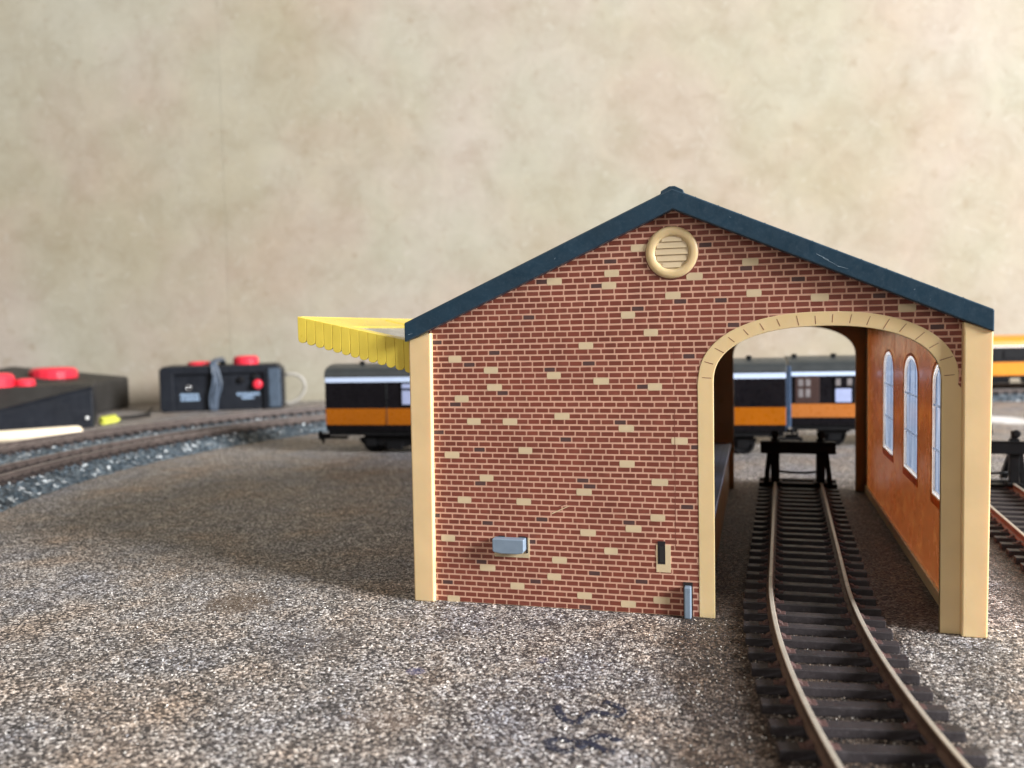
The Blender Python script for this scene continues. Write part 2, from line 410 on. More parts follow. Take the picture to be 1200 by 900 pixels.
m.build('pen_mark', ink_mat(), board, label='dark blue pen scribble on the grit')

# loose grains lying on the board near the viewer
m = MB(); RG_ = random.Random(21)
gm = [plastic('grain_pale', (.72, .68, .62), .4, .2, 9), plastic('grain_tan', (.40, .32, .25), .45, .3, 9), plastic('grain_grey', (.17, .15, .15), .4, .3, 9), plastic('grain_black', (.03, .027, .03), .35, .3, 9)]
for _ in range(26000):
    y = -9+13*RG_.random()**.8; x = RG_.uniform(-9.5-.55*(y+9), 9.5); s_ = RG_.uniform(.012, .030)
    if -5.7 < x < 1.7 and y > -.2: continue
    if y > 0 and x > -5.7: continue
    mi = RG_.choice((0, 0, 1, 1, 2, 3))
    v = [m.bm.verts.new((x+RG_.uniform(-1, 1)*s_, y+RG_.uniform(-1, 1)*s_, .004+RG_.uniform(-.2, 1)*s_)) for _k in range(4)]
    for f in ((0, 1, 2), (0, 1, 3), (1, 2, 3), (0, 2, 3)): m.bm.faces.new([v[k] for k in f]).material_index = mi
tag(m.build('loose_grit', gm), 'loose pale and dark grit grains lying on the board in front of the shed', 'grit', None, 'stuff')

# ------------------------------------------------------------------ ENGINE SHED
XL, XR, YB = -5.62, 7.16, 17.0
XM = .76
shed = thing('engine_shed', 'brick-printed toy engine shed with navy roof standing over the middle track', 'engine shed', (XM, 8.4, 0))
def slope(x): return 9.21 - abs(x-XM)*.440
AC, AA, AB, AZ = 3.94, 2.33, 1.20, 5.37       # arch centre x, half width, rise, spring height
def arch(off=0.0, n=40, ex=2.3):
    pts = []
    for i in range(n+1):
        th = PI*(1-i/n); c, s_ = math.cos(th), math.sin(th)
        pts.append((AC+(AA+off)*math.copysign(abs(c)**(2/ex), c), AZ+(AB+off*.93)*abs(s_)**(2/ex)))
    return pts
inner = arch(); outer = arch(.33)
def gable_outline():
    return [(XL+.05, 0)] + [(inner[0][0], 0)] + inner + [(inner[-1][0], 0), (XR-.05, 0), (XR-.05, slope(XR-.05)+.2), (XM, 9.42), (XL+.05, slope(XL+.05)+.2)]
front = plate('front_wall', gable_outline(), [], .14, T(0, .07, 0) @ XZ, CREAM, shed, .02)
# printed brickwork: pink field, bricks, dark bricks, plain cream blanks
m = MB()
fx0, fx1 = -5.12, 6.72
fld = [(fx0, .012), (outer[0][0]+.06, .012), (outer[0][0]+.06, AZ)] + [(x, z) for x, z in arch(.30)][1:-1] + [(fx1-.12, 5.0), (fx1, 5.0), (fx1, slope(fx1)+.12), (XM, 9.30), (fx0, slope(fx0)+.12)]
m.poly([(x, -.0025, z) for x, z in fld], 0)
RH, BW = .1368, .2945
cream_px = [(-3.5,0)]
CR = {'cream': [], 'dark': []}
CPX = [(744.5,293),(653,327.5),(714.5,323.6),(713,338),(819.5,325.4),(795.5,348.5),(739.4,372),(763.4,392.6),(692.6,402),(532.4,420.5),(575,433),(655.4,438.5),(708.5,444.5),(582.5,452.6),(765.5,450),(540.5,465.5),(555.5,491.4),(591.5,496.5),(656.6,490.5),(734,504),(799.4,518.4),(528,530.4),(614,530.4),(735.5,546),(570.5,558),(776,568.5),(690,573.6),(543,585.6),(614.6,587),(768.5,607),(737,621),(683.6,626.4),(524,633),(722.6,646.8),(661,657),(573,665.4),(654.5,675.6),(610,685),(692,696),(532,699.6),(740,711),(780.5,707),(871.7,308.3),(879.3,345),(960,349),(1063,363)]
DPX = [(581,412.4),(553,426.7),(648,432.4),(590.4,458.7),(533.7,472),(514,503.7),(656,518),(721.4,302.6),(637,328.4),(706,332),(804.5,355.4),(747,365),(623.6,369.8),(510.5,401),(805.4,414),(686,424),(749,450.5),(827,289),(880,317),(932.7,329),(838,354),(855,383),(806.7,414),(1035,346.7),(1101.7,384),(563,524),(726.5,497),(810.5,526.8),(563.6,564),(682,566.4),(696.5,567),(572.6,615),(638,609.6),(730,613),(801.5,592.5),(511,606),(625,636),(566.6,658),(525,680.4),(632.6,680),(693.5,670),(748.4,679),(686,713.4)]
# camera basis, also used below for the camera itself
FPX = 1039.75; yaw, pitch, roll = .2707, .0586, -.0208
CAM = Vector((2.5636, -20.2539, 6.5791))
cf = Vector((-math.sin(yaw)*math.cos(pitch), math.cos(yaw)*math.cos(pitch), -math.sin(pitch)))
cr0 = Vector((math.cos(yaw), math.sin(yaw), 0)); cu0 = cr0.cross(cf)
cr = cr0*math.cos(roll)+cu0*math.sin(roll); cu_ = -cr0*math.sin(roll)+cu0*math.cos(roll)
def on_gable(px, py):
    d = cf + cr*((px-600)/FPX) - cu_*((py-450)/FPX); t = (0-CAM.y)/d.y; p = CAM+d*t; return p.x, p.z
creams = {}; darks = {}
for px, py in CPX:
    x, z = on_gable(px, py); creams.setdefault(int(z/RH), []).append(x)
for px, py in DPX:
    x, z = on_gable(px, py); darks.setdefault(int(z/RH), []).append(x)
R2 = random.Random(3)
for row in range(0, 69):
    z0 = row*RH+.022+R2.uniform(-.003, .003); z1 = (row+1)*RH-.019+R2.uniform(-.004, .004); zc = (z0+z1)/2
    x = fx0 - BW + (BW*.5 if row % 2 else 0) + R2.uniform(-.02, .02) + .05
    skip = []
    for cx_ in creams.get(row, []): skip.append(cx_)
    blanks = []
    while x < fx1:
        w = BW*R2.uniform(.94, 1.06); a0 = x+.017; a1 = x+w-.017; x += w
        c0 = max(a0, fx0); c1 = min(a1, fx1)
        if c1-c0 < .03: continue
        mid = (c0+c1)/2
        if zc > slope(mid)+.16 or zc > 9.27: continue
        # cut away what the arch surround covers
        if zc < 5.0 and mid > outer[0][0]+.05: continue
        if abs(mid-AC) < AA-.3 and zc < 6.2: continue
        e = abs((mid-AC)/(AA+.12))
        if e < 1 and zc < AZ+(AB+.1)*(1-e**2.3)**(1/2.3): continue
        if any(abs(mid-s_) <= BW*.505 for s_ in skip): blanks.append((c0, c1)); continue
        mi = 1 if R2.random() < .7 else 2
        for s_ in darks.get(row, []):
            if abs(mid-s_) < BW*.5: mi = 3
        r = .008; yy = -.005
        sk = R2.uniform(-.003, .003)
        m.poly([(c0+r, yy, z0), (c1-r, yy, z0+sk), (c1, yy, z0+r+sk), (c1, yy, z1-r+sk), (c1-r, yy, z1+sk), (c0+r, yy, z1), (c0, yy, z1-r), (c0, yy, z0+r)], mi)
    for c0, c1 in blanks:
        cx_ = (c0+c1)/2; w = (c1-c0)/2+R2.uniform(.03, .06)
        yq = -.0062-.0004*(row % 3); m.poly([(cx_-w+.02, yq, row*RH-.012), (cx_+w-.02, yq, row*RH-.010), (cx_+w, yq, row*RH+.03), (cx_+w, yq, (row+1)*RH-.01), (cx_+w-.03, yq, (row+1)*RH+.012), (cx_-w+.02, yq, (row+1)*RH+.012), (cx_-w, yq, (row+1)*RH-.02), (cx_-w, yq, row*RH+.02)], 4)
# print misregistration line and scratches
m.poly([(.735, -.0078, 1.55), (.747, -.0078, 1.55), (.752, -.0078, 4.75), (.741, -.0078, 4.75)], 5)
m.poly([(.735, -.0078, 5.2), (.744, -.0078, 5.2), (.744, -.0078, 6.2), (.738, -.0078, 6.2)], 5)
m.poly([(-2.15, -.0078, 2.28), (-2.13, -.0078, 2.26), (-1.72, -.0078, 2.46), (-1.73, -.0078, 2.475)], 4)
m.poly([(-2.05, -.0078, 2.42), (-2.04, -.0078, 2.40), (-1.66, -.0078, 2.56), (-1.67, -.0078, 2.57)], 5)
m.build('brick_print', [MORTAR, BRICK, BRICKV, DARKBRICK, STONE, JOINT], front)
# arch surround, one flat band with jambs
sur = arch(.335)
loop = [(inner[0][0]-.0, 0)] + inner + [(inner[-1][0], 0), (6.70, 0), (6.70, 5.15), (sur[-1][0]-.02, 5.3)] + sur[::-1][1:-1] + [(sur[0][0]-.02, 5.3), (1.26, 5.15), (1.26, 0)]
asur = plate('arch_surround', loop, [], .10, T(0, .034, 0) @ XZ, CREAM, shed, .012)
m = MB()
nv_ = 18
# voussoir joints at equal arc length
import bisect
def arclen(pts):
    L = [0]
    for p, q in zip(pts, pts[1:]): L.append(L[-1]+math.dist(p, q))
    return L
ia = arch(.03, 200); oa = arch(.31, 200); La = arclen(oa)
for k in range(nv_):
    s_ = La[-1]*(.012+.965*k/(nv_-1)); i = min(bisect.bisect(La, s_), 199)
    p = Vector((ia[i][0], 0, ia[i][1])); q = Vector((oa[i][0], 0, oa[i][1]))
    q = p+(q-p)*R2.uniform(.72, 1.0)
    dd = (q-p).normalized(); nn = Vector((dd.z, 0, -dd.x))*.0075
    p = p+dd*R2.uniform(-.01, .05)
    p.y = q.y = -.0185
    m.poly([p+nn, q+nn*.8, q-nn*.8, p-nn])
m.build('joint_lines', JOINT, asur)
# vent
vent = MB()
prof = [(.55+.05*math.cos(a), -.02+.0*a) for a in (0,)]
ringp = []
for k in range(10):
    a = 2*PI*k/10; ringp.append((.475+.108*math.cos(a), -.015-.05*math.sin(a)))
vent.ring(ringp, 48, 'y', (.72, 0, 8.28))
vent = vent.build('round_vent', CREAM, shed)
m = MB(); m.lathe([(.37, .0), (.37, -.012)], 40, 'y', (.72, 0, 8.28))
for k in range(5):
    z = 8.28-.345+k*.145; h = math.sqrt(max(.01, .36**2-(z+.05-8.28)**2))
    m.prism([(-.010, z), (-.036, z+.012), (-.012, z+.135)], .72-h, .72+h, 'x')
m.build('louvre', STONE, vent)
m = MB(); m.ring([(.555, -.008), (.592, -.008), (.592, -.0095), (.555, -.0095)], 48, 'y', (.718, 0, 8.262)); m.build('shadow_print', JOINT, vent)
# corner quoins, tapered slightly as on the moulding
def quoin(x0b, x1b, x0t, x1t, y0, y1, zt0, zt1, parent=shed, name='corner_post'):
    m = MB(); v = m._v([(x0b, y0, 0), (x1b, y0, 0), (x1b, y1, 0), (x0b, y1, 0), (x0t, y0, zt0), (x1t, y0, zt1), (x1t, y1, zt1), (x0t, y1, zt0)])
    for f in ((0, 3, 2, 1), (4, 5, 6, 7), (0, 1, 5, 4), (1, 2, 6, 5), (2, 3, 7, 6), (3, 0, 4, 7)): m.bm.faces.new([v[i] for i in f])
    return m.build(name, CREAM, parent, .035, 3)
quoin(-5.63, -5.11, -5.60, -5.03, -.15, .6, 6.42, 6.60)
quoin(6.655, 7.15, 6.645, 7.20, -.20, .6, 6.60, 6.42)
quoin(-5.63, -5.11, -5.63, -5.11, YB-.6, YB+.15, 6.40, 6.6)
quoin(6.66, 7.16, 6.66, 7.16, YB-.6, YB+.15, 6.6, 6.40)
# small stone courses on the outer right quoin edge
# back wall (same arch) and floorless interior
back = plate('back_wall', gable_outline(), [], .14, T(0, YB-.07, 0) @ XZ, [INNERDARK], shed, .015)
m = MB(); m.poly([(x, YB+.004, z) for x, z in fld], 0); m.build('brick_print', [MORTAR], back)
# jambs / returns round the back arch are pale plastic
bs = plate('arch_surround', loop, [], .06, T(0, YB+.02, 0) @ XZ, STONE, shed, .008)
# side walls with arched window openings
WY = [2.15, 6.5, 10.9]; WW = 1.16; WZ0, WZ1 = 2.42, 5.68
def win_loop(yc, hw, z0, z1, rise=.62, n=14):
    pts = [(yc-hw, z0), (yc+hw, z0)]
    for i in range(n+1):
        th = PI*i/n; pts.append((yc+hw*math.cos(th), z1-rise+rise*math.sin(th)**.9 if math.sin(th) > 0 else z1-rise))
    return pts
def side_wall(x, nm):
    w = plate(nm, [(.14, 0), (YB-.14, 0), (YB-.14, 6.5), (.14, 6.5)], [win_loop(y, WW+.02, WZ0-.02, WZ1+.02) for y in WY], .12, T(x, 0, 0) @ YZ, [INNER, MORTARW], shed)
    for p in w.data.polygons:
        if p.normal.x*(1 if x > 0 else -1) > .5: p.material_index = 1
    return w
rw = side_wall(6.73, 'side_wall'); lw = side_wall(-5.2, 'side_wall')
# outside skins with brick print on the long walls
for x, sgn in ((6.784, 1), (-5.254, -1)):
    m = MB(); R3 = random.Random(5)
    for row in range(46):
        z0 = row*RH+.018; z1 = z0+RH-.03; y = .64+(BW/2 if row % 2 else 0)
        while y < YB-.9:
            a0, a1 = y, y+BW-.034; y += BW
            if any(abs((a0+a1)/2-c) < WW+.1 and WZ0-.1 < z0 < WZ1+.05 for c in WY): continue
            if R3.random() < .04: continue
            X = x+sgn*.0135
            m.poly([(X, a0, z0), (X, a1, z0), (X, a1, z1), (X, a0, z1)])
    m.build('brick_print', BRICKW, rw if sgn > 0 else lw)
def windows(x, parent, inx):
    for y in WY:
        fr = plate('window', win_loop(y, WW, WZ0, WZ1), [win_loop(y, WW-.075, WZ0+.075, WZ1-.075, .58)], .10, T(x, 0, 0) @ YZ, WINWHITE, parent)
        m = MB()
        for z in (3.53, 4.60): m.box(x-.045, x-.02, y-WW+.07, y+WW-.07, z-.024, z+.024)
        m.build('glazing_bar', WINWHITE, fr)
        p = plate('pane', win_loop(y, WW-.07, WZ0+.07, WZ1-.07, .58), [], .02, T(x+.012, 0, 0) @ YZ, PANE, fr)
        # moulded hood and sill standing off the inside face
        s_ = plate('window_surround', win_loop(y, WW+.09, WZ0-.22, WZ1+.08), [win_loop(y, WW+.02, WZ0-.02, WZ1+.02)], .012, T(x+inx*.067, 0, 0) @ YZ, SURR, fr)
windows(6.73, shed, -1); windows(-5.2, shed, 1)
m = MB()
m.box(6.60, 6.67, .3, YB-.16, 0, .30); m.build('skirting', CREAM, rw, .01)
# roof
m = MB()
def rz(x, top): return (9.67 if top else 9.21)-abs(x-XM)*.440
pr = [(-5.66, rz(-5.66, 0)), (-5.66, rz(-5.66, 1)), (XM, 9.67), (7.20, rz(7.2, 1)), (7.20, rz(7.2, 0)), (XM, 9.21)]
m.prism(pr, -.26, YB+.25, 'y')
roof = m.build('roof', NAVY, shed, .03, 3)
m = MB(); m.prism([(.49, 9.50), (.52, 9.62), (.70, 9.715), (.82, 9.715), (1.0, 9.62), (1.03, 9.50)], -.255, YB+.24, 'y'); m.build('ridge', NAVY, roof, .015)
m = MB()
for k in range(1, 13):
    for sg in (-1, 1):
        x = XM+sg*k*.49; z = rz(x, 1)
        m.prism([(x-.02, z+.001), (x+.02, z+.001), (x+.02, z+.02), (x-.02, z+.02)], -.1, YB+.1, 'y')
m.build('slate_course', NAVY, roof)
# scuffs on the navy fascia
SCUFF = plastic('pale_scuff', (.20, .27, .33), .6, .3, 9)
for (sx_, dz, ln, an) in ((3.9, .20, .28, -.5), (4.05, .16, .34, -.55), (4.3, .14, .22, -.3), (6.0, .17, .05, 1.2), (5.7, .25, .04, .4), (-1.9, .2, .05, .6), (2.0, .3, .04, -.4), (-5.5, .12, .12, .25)):
    z_ = rz(sx_, 0)+dz; c_, q_ = math.cos(an)*ln/2, math.sin(an)*ln/2
    m = MB(); m.poly([(sx_-c_, -.2625, z_-q_-.004), (sx_+c_, -.2625, z_+q_-.002), (sx_+c_, -.2625, z_+q_+.003), (sx_-c_, -.2625, z_-q_+.009)]); m.build('scuff', SCUFF, roof)
# moulded fittings on the gable
m = MB(); m.box(-3.58, -2.70, -.012, .01, 1.18, 1.66); tp = m.build('socket_plate', STONE, shed)
m = MB(); m.prism([(-3.56, 1.38), (-3.52, 1.34), (-3.36, 1.315), (-2.96, 1.315), (-2.82, 1.34), (-2.78, 1.38), (-2.78, 1.67), (-3.56, 1.67)], -.27, -.01, 'y'); m.build('grey_tab', GREYP, tp, .025, 3)
m = MB(); m.box(-2.79, -2.745, -.03, -.011, 1.30, 1.68); m.build('dark_notch', DARKHOLE, tp)
for q0, q1 in ((-3.46, -3.30), (-2.95, -2.80)):
    m = MB(); m.box(q0, q1, -.03, -.011, 1.672, 1.695); m.build('dark_notch', DARKHOLE, tp)
m = MB(); m.box(.30, .63, -.013, .01, 1.00, 1.64); sp = m.build('slot_plate', STONE, shed)
m = MB(); m.box(.335, .505, -.018, -.005, 1.19, 1.72); m.build('dark_slot', DARKHOLE, sp)
m = MB(); m.box(.375, .465, -.022, -.017, 1.24, 1.60); m.build('slot_bar', BOXTOP, sp)
m = MB(); m.box(.93, 1.09, -.20, -.008, 0.0, .73); gr = m.build('grey_clip', GREYP, shed, .03, 3)
m = MB(); m.box(.905, 1.115, -.014, -.006, .0, .80); m.build('dark_slot', DARKHOLE, gr)
# platform inside
m = MB(); m.box(-5.1, 1.50, .35, YB-.15, 1.72, 1.86, 0); m.box(-5.1, 1.42, .40, YB-.2, 0, 1.72, 1); m.build('inner_platform', [PAVE, INNERDARK], shed, .02)
# canopy on the left side: scalloped valance, frame, skylight
can = MB()
xA, zA, xB, zB = -8.66, 7.08, -5.55, 6.39
def ztop(x): return zA+(x-xA)/(xB-xA)*(zB-zA)
L0, L1 = 0.0, 13.5
M0 = MB()
th = .09
M0.prism([(xA, zA), (xB, zB), (xB, zB-th), (xA, zA-th)], L0+.06, L0+.55, 'y'); M0.prism([(xA, zA), (xB, zB), (xB, zB-th), (xA, zA-th)], L1-.5, L1, 'y')
M0.prism([(xA, zA), (xA+1.25, ztop(xA+1.25)), (xA+1.25, ztop(xA+1.25)-th), (xA, zA-th)], L0+.55, L1-.5, 'y')
M0.prism([(xB-.3, ztop(xB-.3)), (xB, zB), (xB, zB-th), (xB-.3, ztop(xB-.3)-th)], L0+.55, L1-.5, 'y')
for yy in (4.7, 9.0): M0.prism([(xA+.35, ztop(xA+.35)+.03), (xB-.3, ztop(xB-.3)+.03), (xB-.3, ztop(xB-.3)-th), (xA+.35, ztop(xA+.35)-th)], yy, yy+.35, 'y')
canopy = M0.build('canopy', YELLOW, shed, .012)
def valance(n, f, parent):
    m = MB()
    for k in range(n):
        u0, u1 = k/n, (k+1)/n; g = .012/(n*.24)
        P = []
        a = f(u0+.001); b2 = f(u1-.001)
        top0, top1 = a[1], b2[1]; hb = .54+.15*(u0+u1)/2
        if f is fside: hb = .54
        w = math.dist(a[0], b2[0])
        base = [(0, top0), (0, top0-hb)]
        for j in range(1, 8):
            th_ = PI*j/8; base.append((w/2-w/2*math.cos(th_), (top0+top1)/2-hb-.10*math.sin(th_)))
        base += [(w, top1-hb), (w, top1)]
        ax, ay = a[0]; bx, by = b2[0]; dx, dy = (bx-ax)/w, (by-ay)/w
        F = [m.bm.verts.new((ax+dx*u, ay+dy*u, z)) for u, z in base]
        B = [m.bm.verts.new((ax+dx*u-dy*.07, ay+dy*u+dx*.07, z)) for u, z in base]
        m.bm.faces.new(F); m.bm.faces.new(B[::-1])
        for i in range(len(F)): m.bm.faces.new((F[i], B[i], B[(i+1) % len(F)], F[(i+1) % len(F)]))
    return m.build('valance', YELLOW, parent, .010, 2)
ffront = lambda u: ((xA+(xB-xA)*u, L0), ztop(xA+(xB-xA)*u)+.0)
fside = lambda u: ((xA, L1-(L1-L0-.1)*u), zA)
valance(13, ffront, canopy); valance(54, fside, canopy)
m = MB(); m.prism([(xA+.33, ztop(xA+.33)-.03), (xB-.28, ztop(xB-.28)-.03), (xB-.28, ztop(xB-.28)-.06), (xA+.33, ztop(xA+.33)-.06)], L0+.5, L1-.45, 'y')
def sky_pane():
    mm, t, b = nt('grey_glazing'); b.inputs['Base Color'].default_value = (.42, .43, .42, 1); b.inputs['Roughness'].default_value = .12
    v = coords(t); n = N(t, 'ShaderNodeTexNoise', Scale=2.0, Detail=4.0); t.links.new(v, n.inputs['Vector'])
    r = ramp(t, n.outputs['Fac'], [(.35, (.26, .27, .27)), (.65, (.58, .57, .53))]); t.links.new(r.outputs['Color'], b.inputs['Base Color'])
    b.inputs['Alpha'].default_value = .9; return mm
m.build('skylight', sky_pane(), canopy)
m = MB(); m.prism([(-6.25, 6.62), (-5.6, 6.52), (-5.6, 6.62), (-6.25, 6.72)], 2.2, 2.5, 'y'); m.build('roof_clip', YELLOW, canopy, .02)
m = MB(); m.box(-5.62, -5.27, 1.2, 15.5, 6.1, 6.4); m.build('canopy_bracket', CREAM, shed, .02)

# ------------------------------------------------------------------ TRACKS
RG = .825   # half gauge to rail inner face
def rail_mesh(path, off, z0, h=.25):
    """path(s)->(x,y,dx,dy); samples list"""
    m = MB(); prof = [(-.10, 0), (.10, 0), (.10, .035), (.025, .07), (.025, .16), (.05, .18), (.05, .235), (.035, h), (-.035, h), (-.05, .235), (-.05, .18), (-.025, .16), (-.025, .07), (-.10, .035)]
    rings = []
    for (x, y, dx, dy) in path:
        rx, ry = dy, -dx
        rings.append(m._v([(x+rx*(off+u), y+ry*(off+u), z0+w) for u, w in prof]))
    n = len(prof)
    for A, B in zip(rings, rings[1:]):
        for k in range(n):
            f = m.bm.faces.new((A[k], A[(k+1) % n], B[(k+1) % n], B[k])); f.material_index = 1 if k in (6, 7, 8) else 0
    m.bm.faces.new(rings[0][::-1]); m.bm.faces.new(rings[-1]); return m
def sleeper_bm(m, x, y, dx, dy, z0, hl=1.5, hw=.145, h=.17, R=random):
    ang = math.atan2(dy, dx)-PI/2
    M = T(x, y, z0) @ Matrix.Rotation(ang, 4, 'Z')
    m.box(-hl, hl, -hw, hw, 0, h, 0, M)
    for s_ in (-1, 1):
        m.box(s_*.88-.30, s_*.88+.30, -hw*.72, hw*.72, h-.01, h+.022, 1, M)
        for q in (-1, 1):
            c = s_*.88+q*.125
            m.prism([(c-q*.035, h), (c+q*.09, h), (c+q*.06, h+.055), (c-q*.02, h+.095)], -hw*.55, hw*.55, 'y', 1, M)
    return m
def make_track(name, label, cat, pts, z0=0.0, hl=1.5, single=False, group=None, pitch=.8, loc=None, railcols=None, rust=False):
    """pts: dense samples (x,y,dx,dy) with uniform spacing"""
    t = thing(name, label, cat, loc or (pts[len(pts)//2][0], pts[len(pts)//2][1], z0), 0, group)
    for s_ in (-1, 1):
        rail_mesh(pts, s_*.875, z0+.17).build('rail', railcols or ([LOOPRAIL, LOOPTOP] if rust else [RAILSIDE, RAILTOP]), t)
    L = 0; nxt = pitch*.5; mats = [LOOPRUST if rust else SLEEPER, LOOPRUST if rust else SLEEPRUST]
    sm = MB() if single else None
    for p, q in zip(pts, pts[1:]):
        d = math.dist(p[:2], q[:2])
        while nxt <= L+d:
            f = (nxt-L)/d; x = p[0]+(q[0]-p[0])*f; y = p[1]+(q[1]-p[1])*f
            if single: sleeper_bm(sm, x, y, p[2], p[3], z0, hl)
            else: sleeper_bm(MB(), x, y, p[2], p[3], z0, hl+random.uniform(-.012, .012)).build('sleeper', mats, t, .018)
            nxt += pitch
        L += d
    if single: sm.build('sleeper_strip', mats, t)
    for s_ in (-1, 1):
        m = MB(); c = s_*.875; w = .075; rr = []
        for p in pts: rr.append(m._v([(p[0]+p[3]*(c-w), p[1]-p[2]*(c-w), z0+.03), (p[0]+p[3]*(c+w), p[1]-p[2]*(c+w), z0+.03), (p[0]+p[3]*(c+w), p[1]-p[2]*(c+w), z0+.10), (p[0]+p[3]*(c-w), p[1]-p[2]*(c-w), z0+.10)]))
        for A, B in zip(rr, rr[1:]):
            for k in range(4): m.bm.faces.new((A[k], A[(k+1) % 4], B[(k+1) % 4], B[k]))
        m.bm.faces.new(rr[0][::-1]); m.bm.faces.new(rr[-1])
        m.build('sleeper_web', mats[0], t)
    return t
def straight(x0, y0, x1, y1, n=None):
    L = math.dist((x0, y0), (x1, y1)); n = n or max(2, int(L/.4)); dx, dy = (x1-x0)/L, (y1-y0)/L
    return [(x0+(x1-x0)*i/n, y0+(y1-y0)*i/n, dx, dy) for i in range(n+1)]
jx, jy = 3.725, 2.17; ang = math.radians(1.45)
ex, ey = jx+math.sin(ang)*14.9, jy+math.cos(ang)*14.9
mid_track = make_track('straight_track', 'straight track under the brick shed with dull silver rails ending at a buffer stop', 'model track', straight(jx, jy+.02, ex, ey))
Rc = 43.8; ccx, ccy = jx+Rc*math.cos(ang), jy-Rc*math.sin(ang)
cp = []
for i in range(45):
    th = PI-ang*1 + 0 + (22.5/180*PI)*i/44
    x, y = ccx+Rc*math.cos(th), ccy+Rc*math.sin(th)
    cp.append((x, y, -math.sin(th)*1, math.cos(th)*1))
cp = [(x, y, -(dx), -(dy)) if dy > 0 else (x, y, dx, dy) for x, y, dx, dy in cp]
cp = [(x, y, dx, dy) for x, y, dx, dy in cp]
near_track = make_track('curved_track', 'curved track in the foreground bending right towards the viewer with dusty sleepers', 'model track', cp)
rt = make_track('straight_track', 'track at the right edge beyond the shed post with rusty red rail', 'model track', straight(10.58, -2.0, 11.10, 17.9), railcols=[plastic('red_rust_rail', (.24, .085, .05), .5, .3, 2, .3, 30), RAILTOP])

# buffer stop
def buffer_stop(name, label, x, y, rz_):
    t = thing(name, label, 'buffer stop', (x, y, .3), rz_, 'black buffer stops')
    # world-space building in local frame
    def B(m, nm, mat=BLACK, bev=.02): return m.build(nm, mat, t, bev, world=False)
    for s_ in (-1, 1):
        c = s_*.86
        m = MB(); m.box(c-.17, c+.17, -.14, .14, 0, 1.80); B(m, 'post')
        m = MB(); M = Matrix(((1, 0, 0, 0), (0, 1, 0, 0), (0, 0, 1, 0), (0, 0, 0, 1)))
        m.prism([(.12, 1.55), (.12, 1.25), (1.55, 0), (1.9, 0)], c-.12, c+.12, 'x'); B(m, 'rear_brace')
        m = MB(); m.prism([(c+s_*.12, 1.35), (c+s_*.30, 1.35), (c+s_*.46, .0), (c+s_*.24, .0)], -.05, .1, 'y'); B(m, 'side_leg')
        m = MB(); m.box(c-.26, c+.26, -.35, .45, -.02, .12); B(m, 'foot')
        m = MB(); m.lathe([(.06, -.14), (.06, -.30), (.15, -.31), (.16, -.36), (.10, -.38)], 16, 'y', (c, 0, 2.02)); m.box(c-.10, c+.10, -.14, .14, 1.80, 2.10); B(m, 'buffer_head')
    m = MB(); m.box(-1.42, 1.42, -.30, -.141, 1.24, 1.68); m.box(-1.42, 1.42, -.33, -.10, 1.68, 1.73); B(m, 'beam')
    m = MB(); m.tube([(-.75, .3, .45), (-.3, .32, .40), (.3, .32, .40), (.75, .3, .45)], .05); B(m, 'tie_rod', bev=0)
    m = MB(); m.box(-1.5, 1.5, .1, .5, -.13, 0); m.box(-1.5, 1.5, 1.0, 1.4, -.13, 0); B(m, 'base_sleeper')
    return t
bs1 = buffer_stop('buffer_stop', 'black buffer stop at the end of the track inside the shed arch', 4.08, 16.55, -ang)
bs2 = buffer_stop('buffer_stop', 'black buffer stop on the right-hand track beside the shed corner, cut by the photo edge', 11.16, 17.45, -.026)

# loop: ballast and two curved tracks
CX, CY = 6.6, 21.0
def loop_path(R, step=.4):
    pts = []; a0 = math.radians(180+26); a1 = math.radians(90)+d13     # from the lower left, clockwise up and over
    n = int((a0-a1)*R/step)
    for i in range(n+1):
        th = a0-(a0-a1)*i/n; pts.append((CX+R*math.cos(th), CY+R*math.sin(th), math.sin(th), -math.cos(th)))
    x, y = pts[-1][:2]
    for i in range(1, int(48/step)): pts.append((x+dv.x*step*i, y+dv.y*step*i, dv.x, dv.y))
    return pts
BZ = .48
it = make_track('loop_track', 'nearer of the two ballasted loop tracks curving behind the coaches', 'model track', loop_path(37.85), BZ, 1.5, True, 'ballasted loop tracks', rust=True)
ot = make_track('loop_track', 'farther of the two ballasted loop tracks, next to the controllers', 'model track', loop_path(44.4), BZ, 1.5, True, 'ballasted loop tracks', rust=True)
m = MB(); rows = []; R4 = random.Random(11)
pi_ = loop_path(35.4, 1.0); 
prof = [(35.2, 0), (35.6, .30), (36.0, .50), (39.7, .50), (40.4, .40), (41.8, .40), (42.5, .50), (46.2, .50), (46.7, .3), (47.2, 0)]
Ns = 170; a0 = math.radians(206); a1 = math.radians(90)+d13
for i in range(Ns+1):
    th = a0-(a0-a1)*i/Ns; c, s_ = math.cos(th), math.sin(th)
    rows.append(m._v([(CX+(r+(R4.uniform(-.12, .12) if z < .4 else 0))*c, CY+(r+(R4.uniform(-.12, .12) if z < .4 else 0))*s_, z+(R4.uniform(-.03, .03) if z > 0 else 0)) for r, z in prof]))
for i in range(1, 60):
    c, s_ = math.cos(a1), math.sin(a1)
    rows.append(m._v([(CX+r*c+dv.x*.8*i, CY+r*s_+dv.y*.8*i, z+(R4.uniform(-.03, .03) if z > 0 else 0)) for r, z in prof]))
for A, B in zip(rows, rows[1:]):
    for k in range(len(prof)-1): m.bm.faces.new((A[k], A[k+1], B[k+1], B[k]))
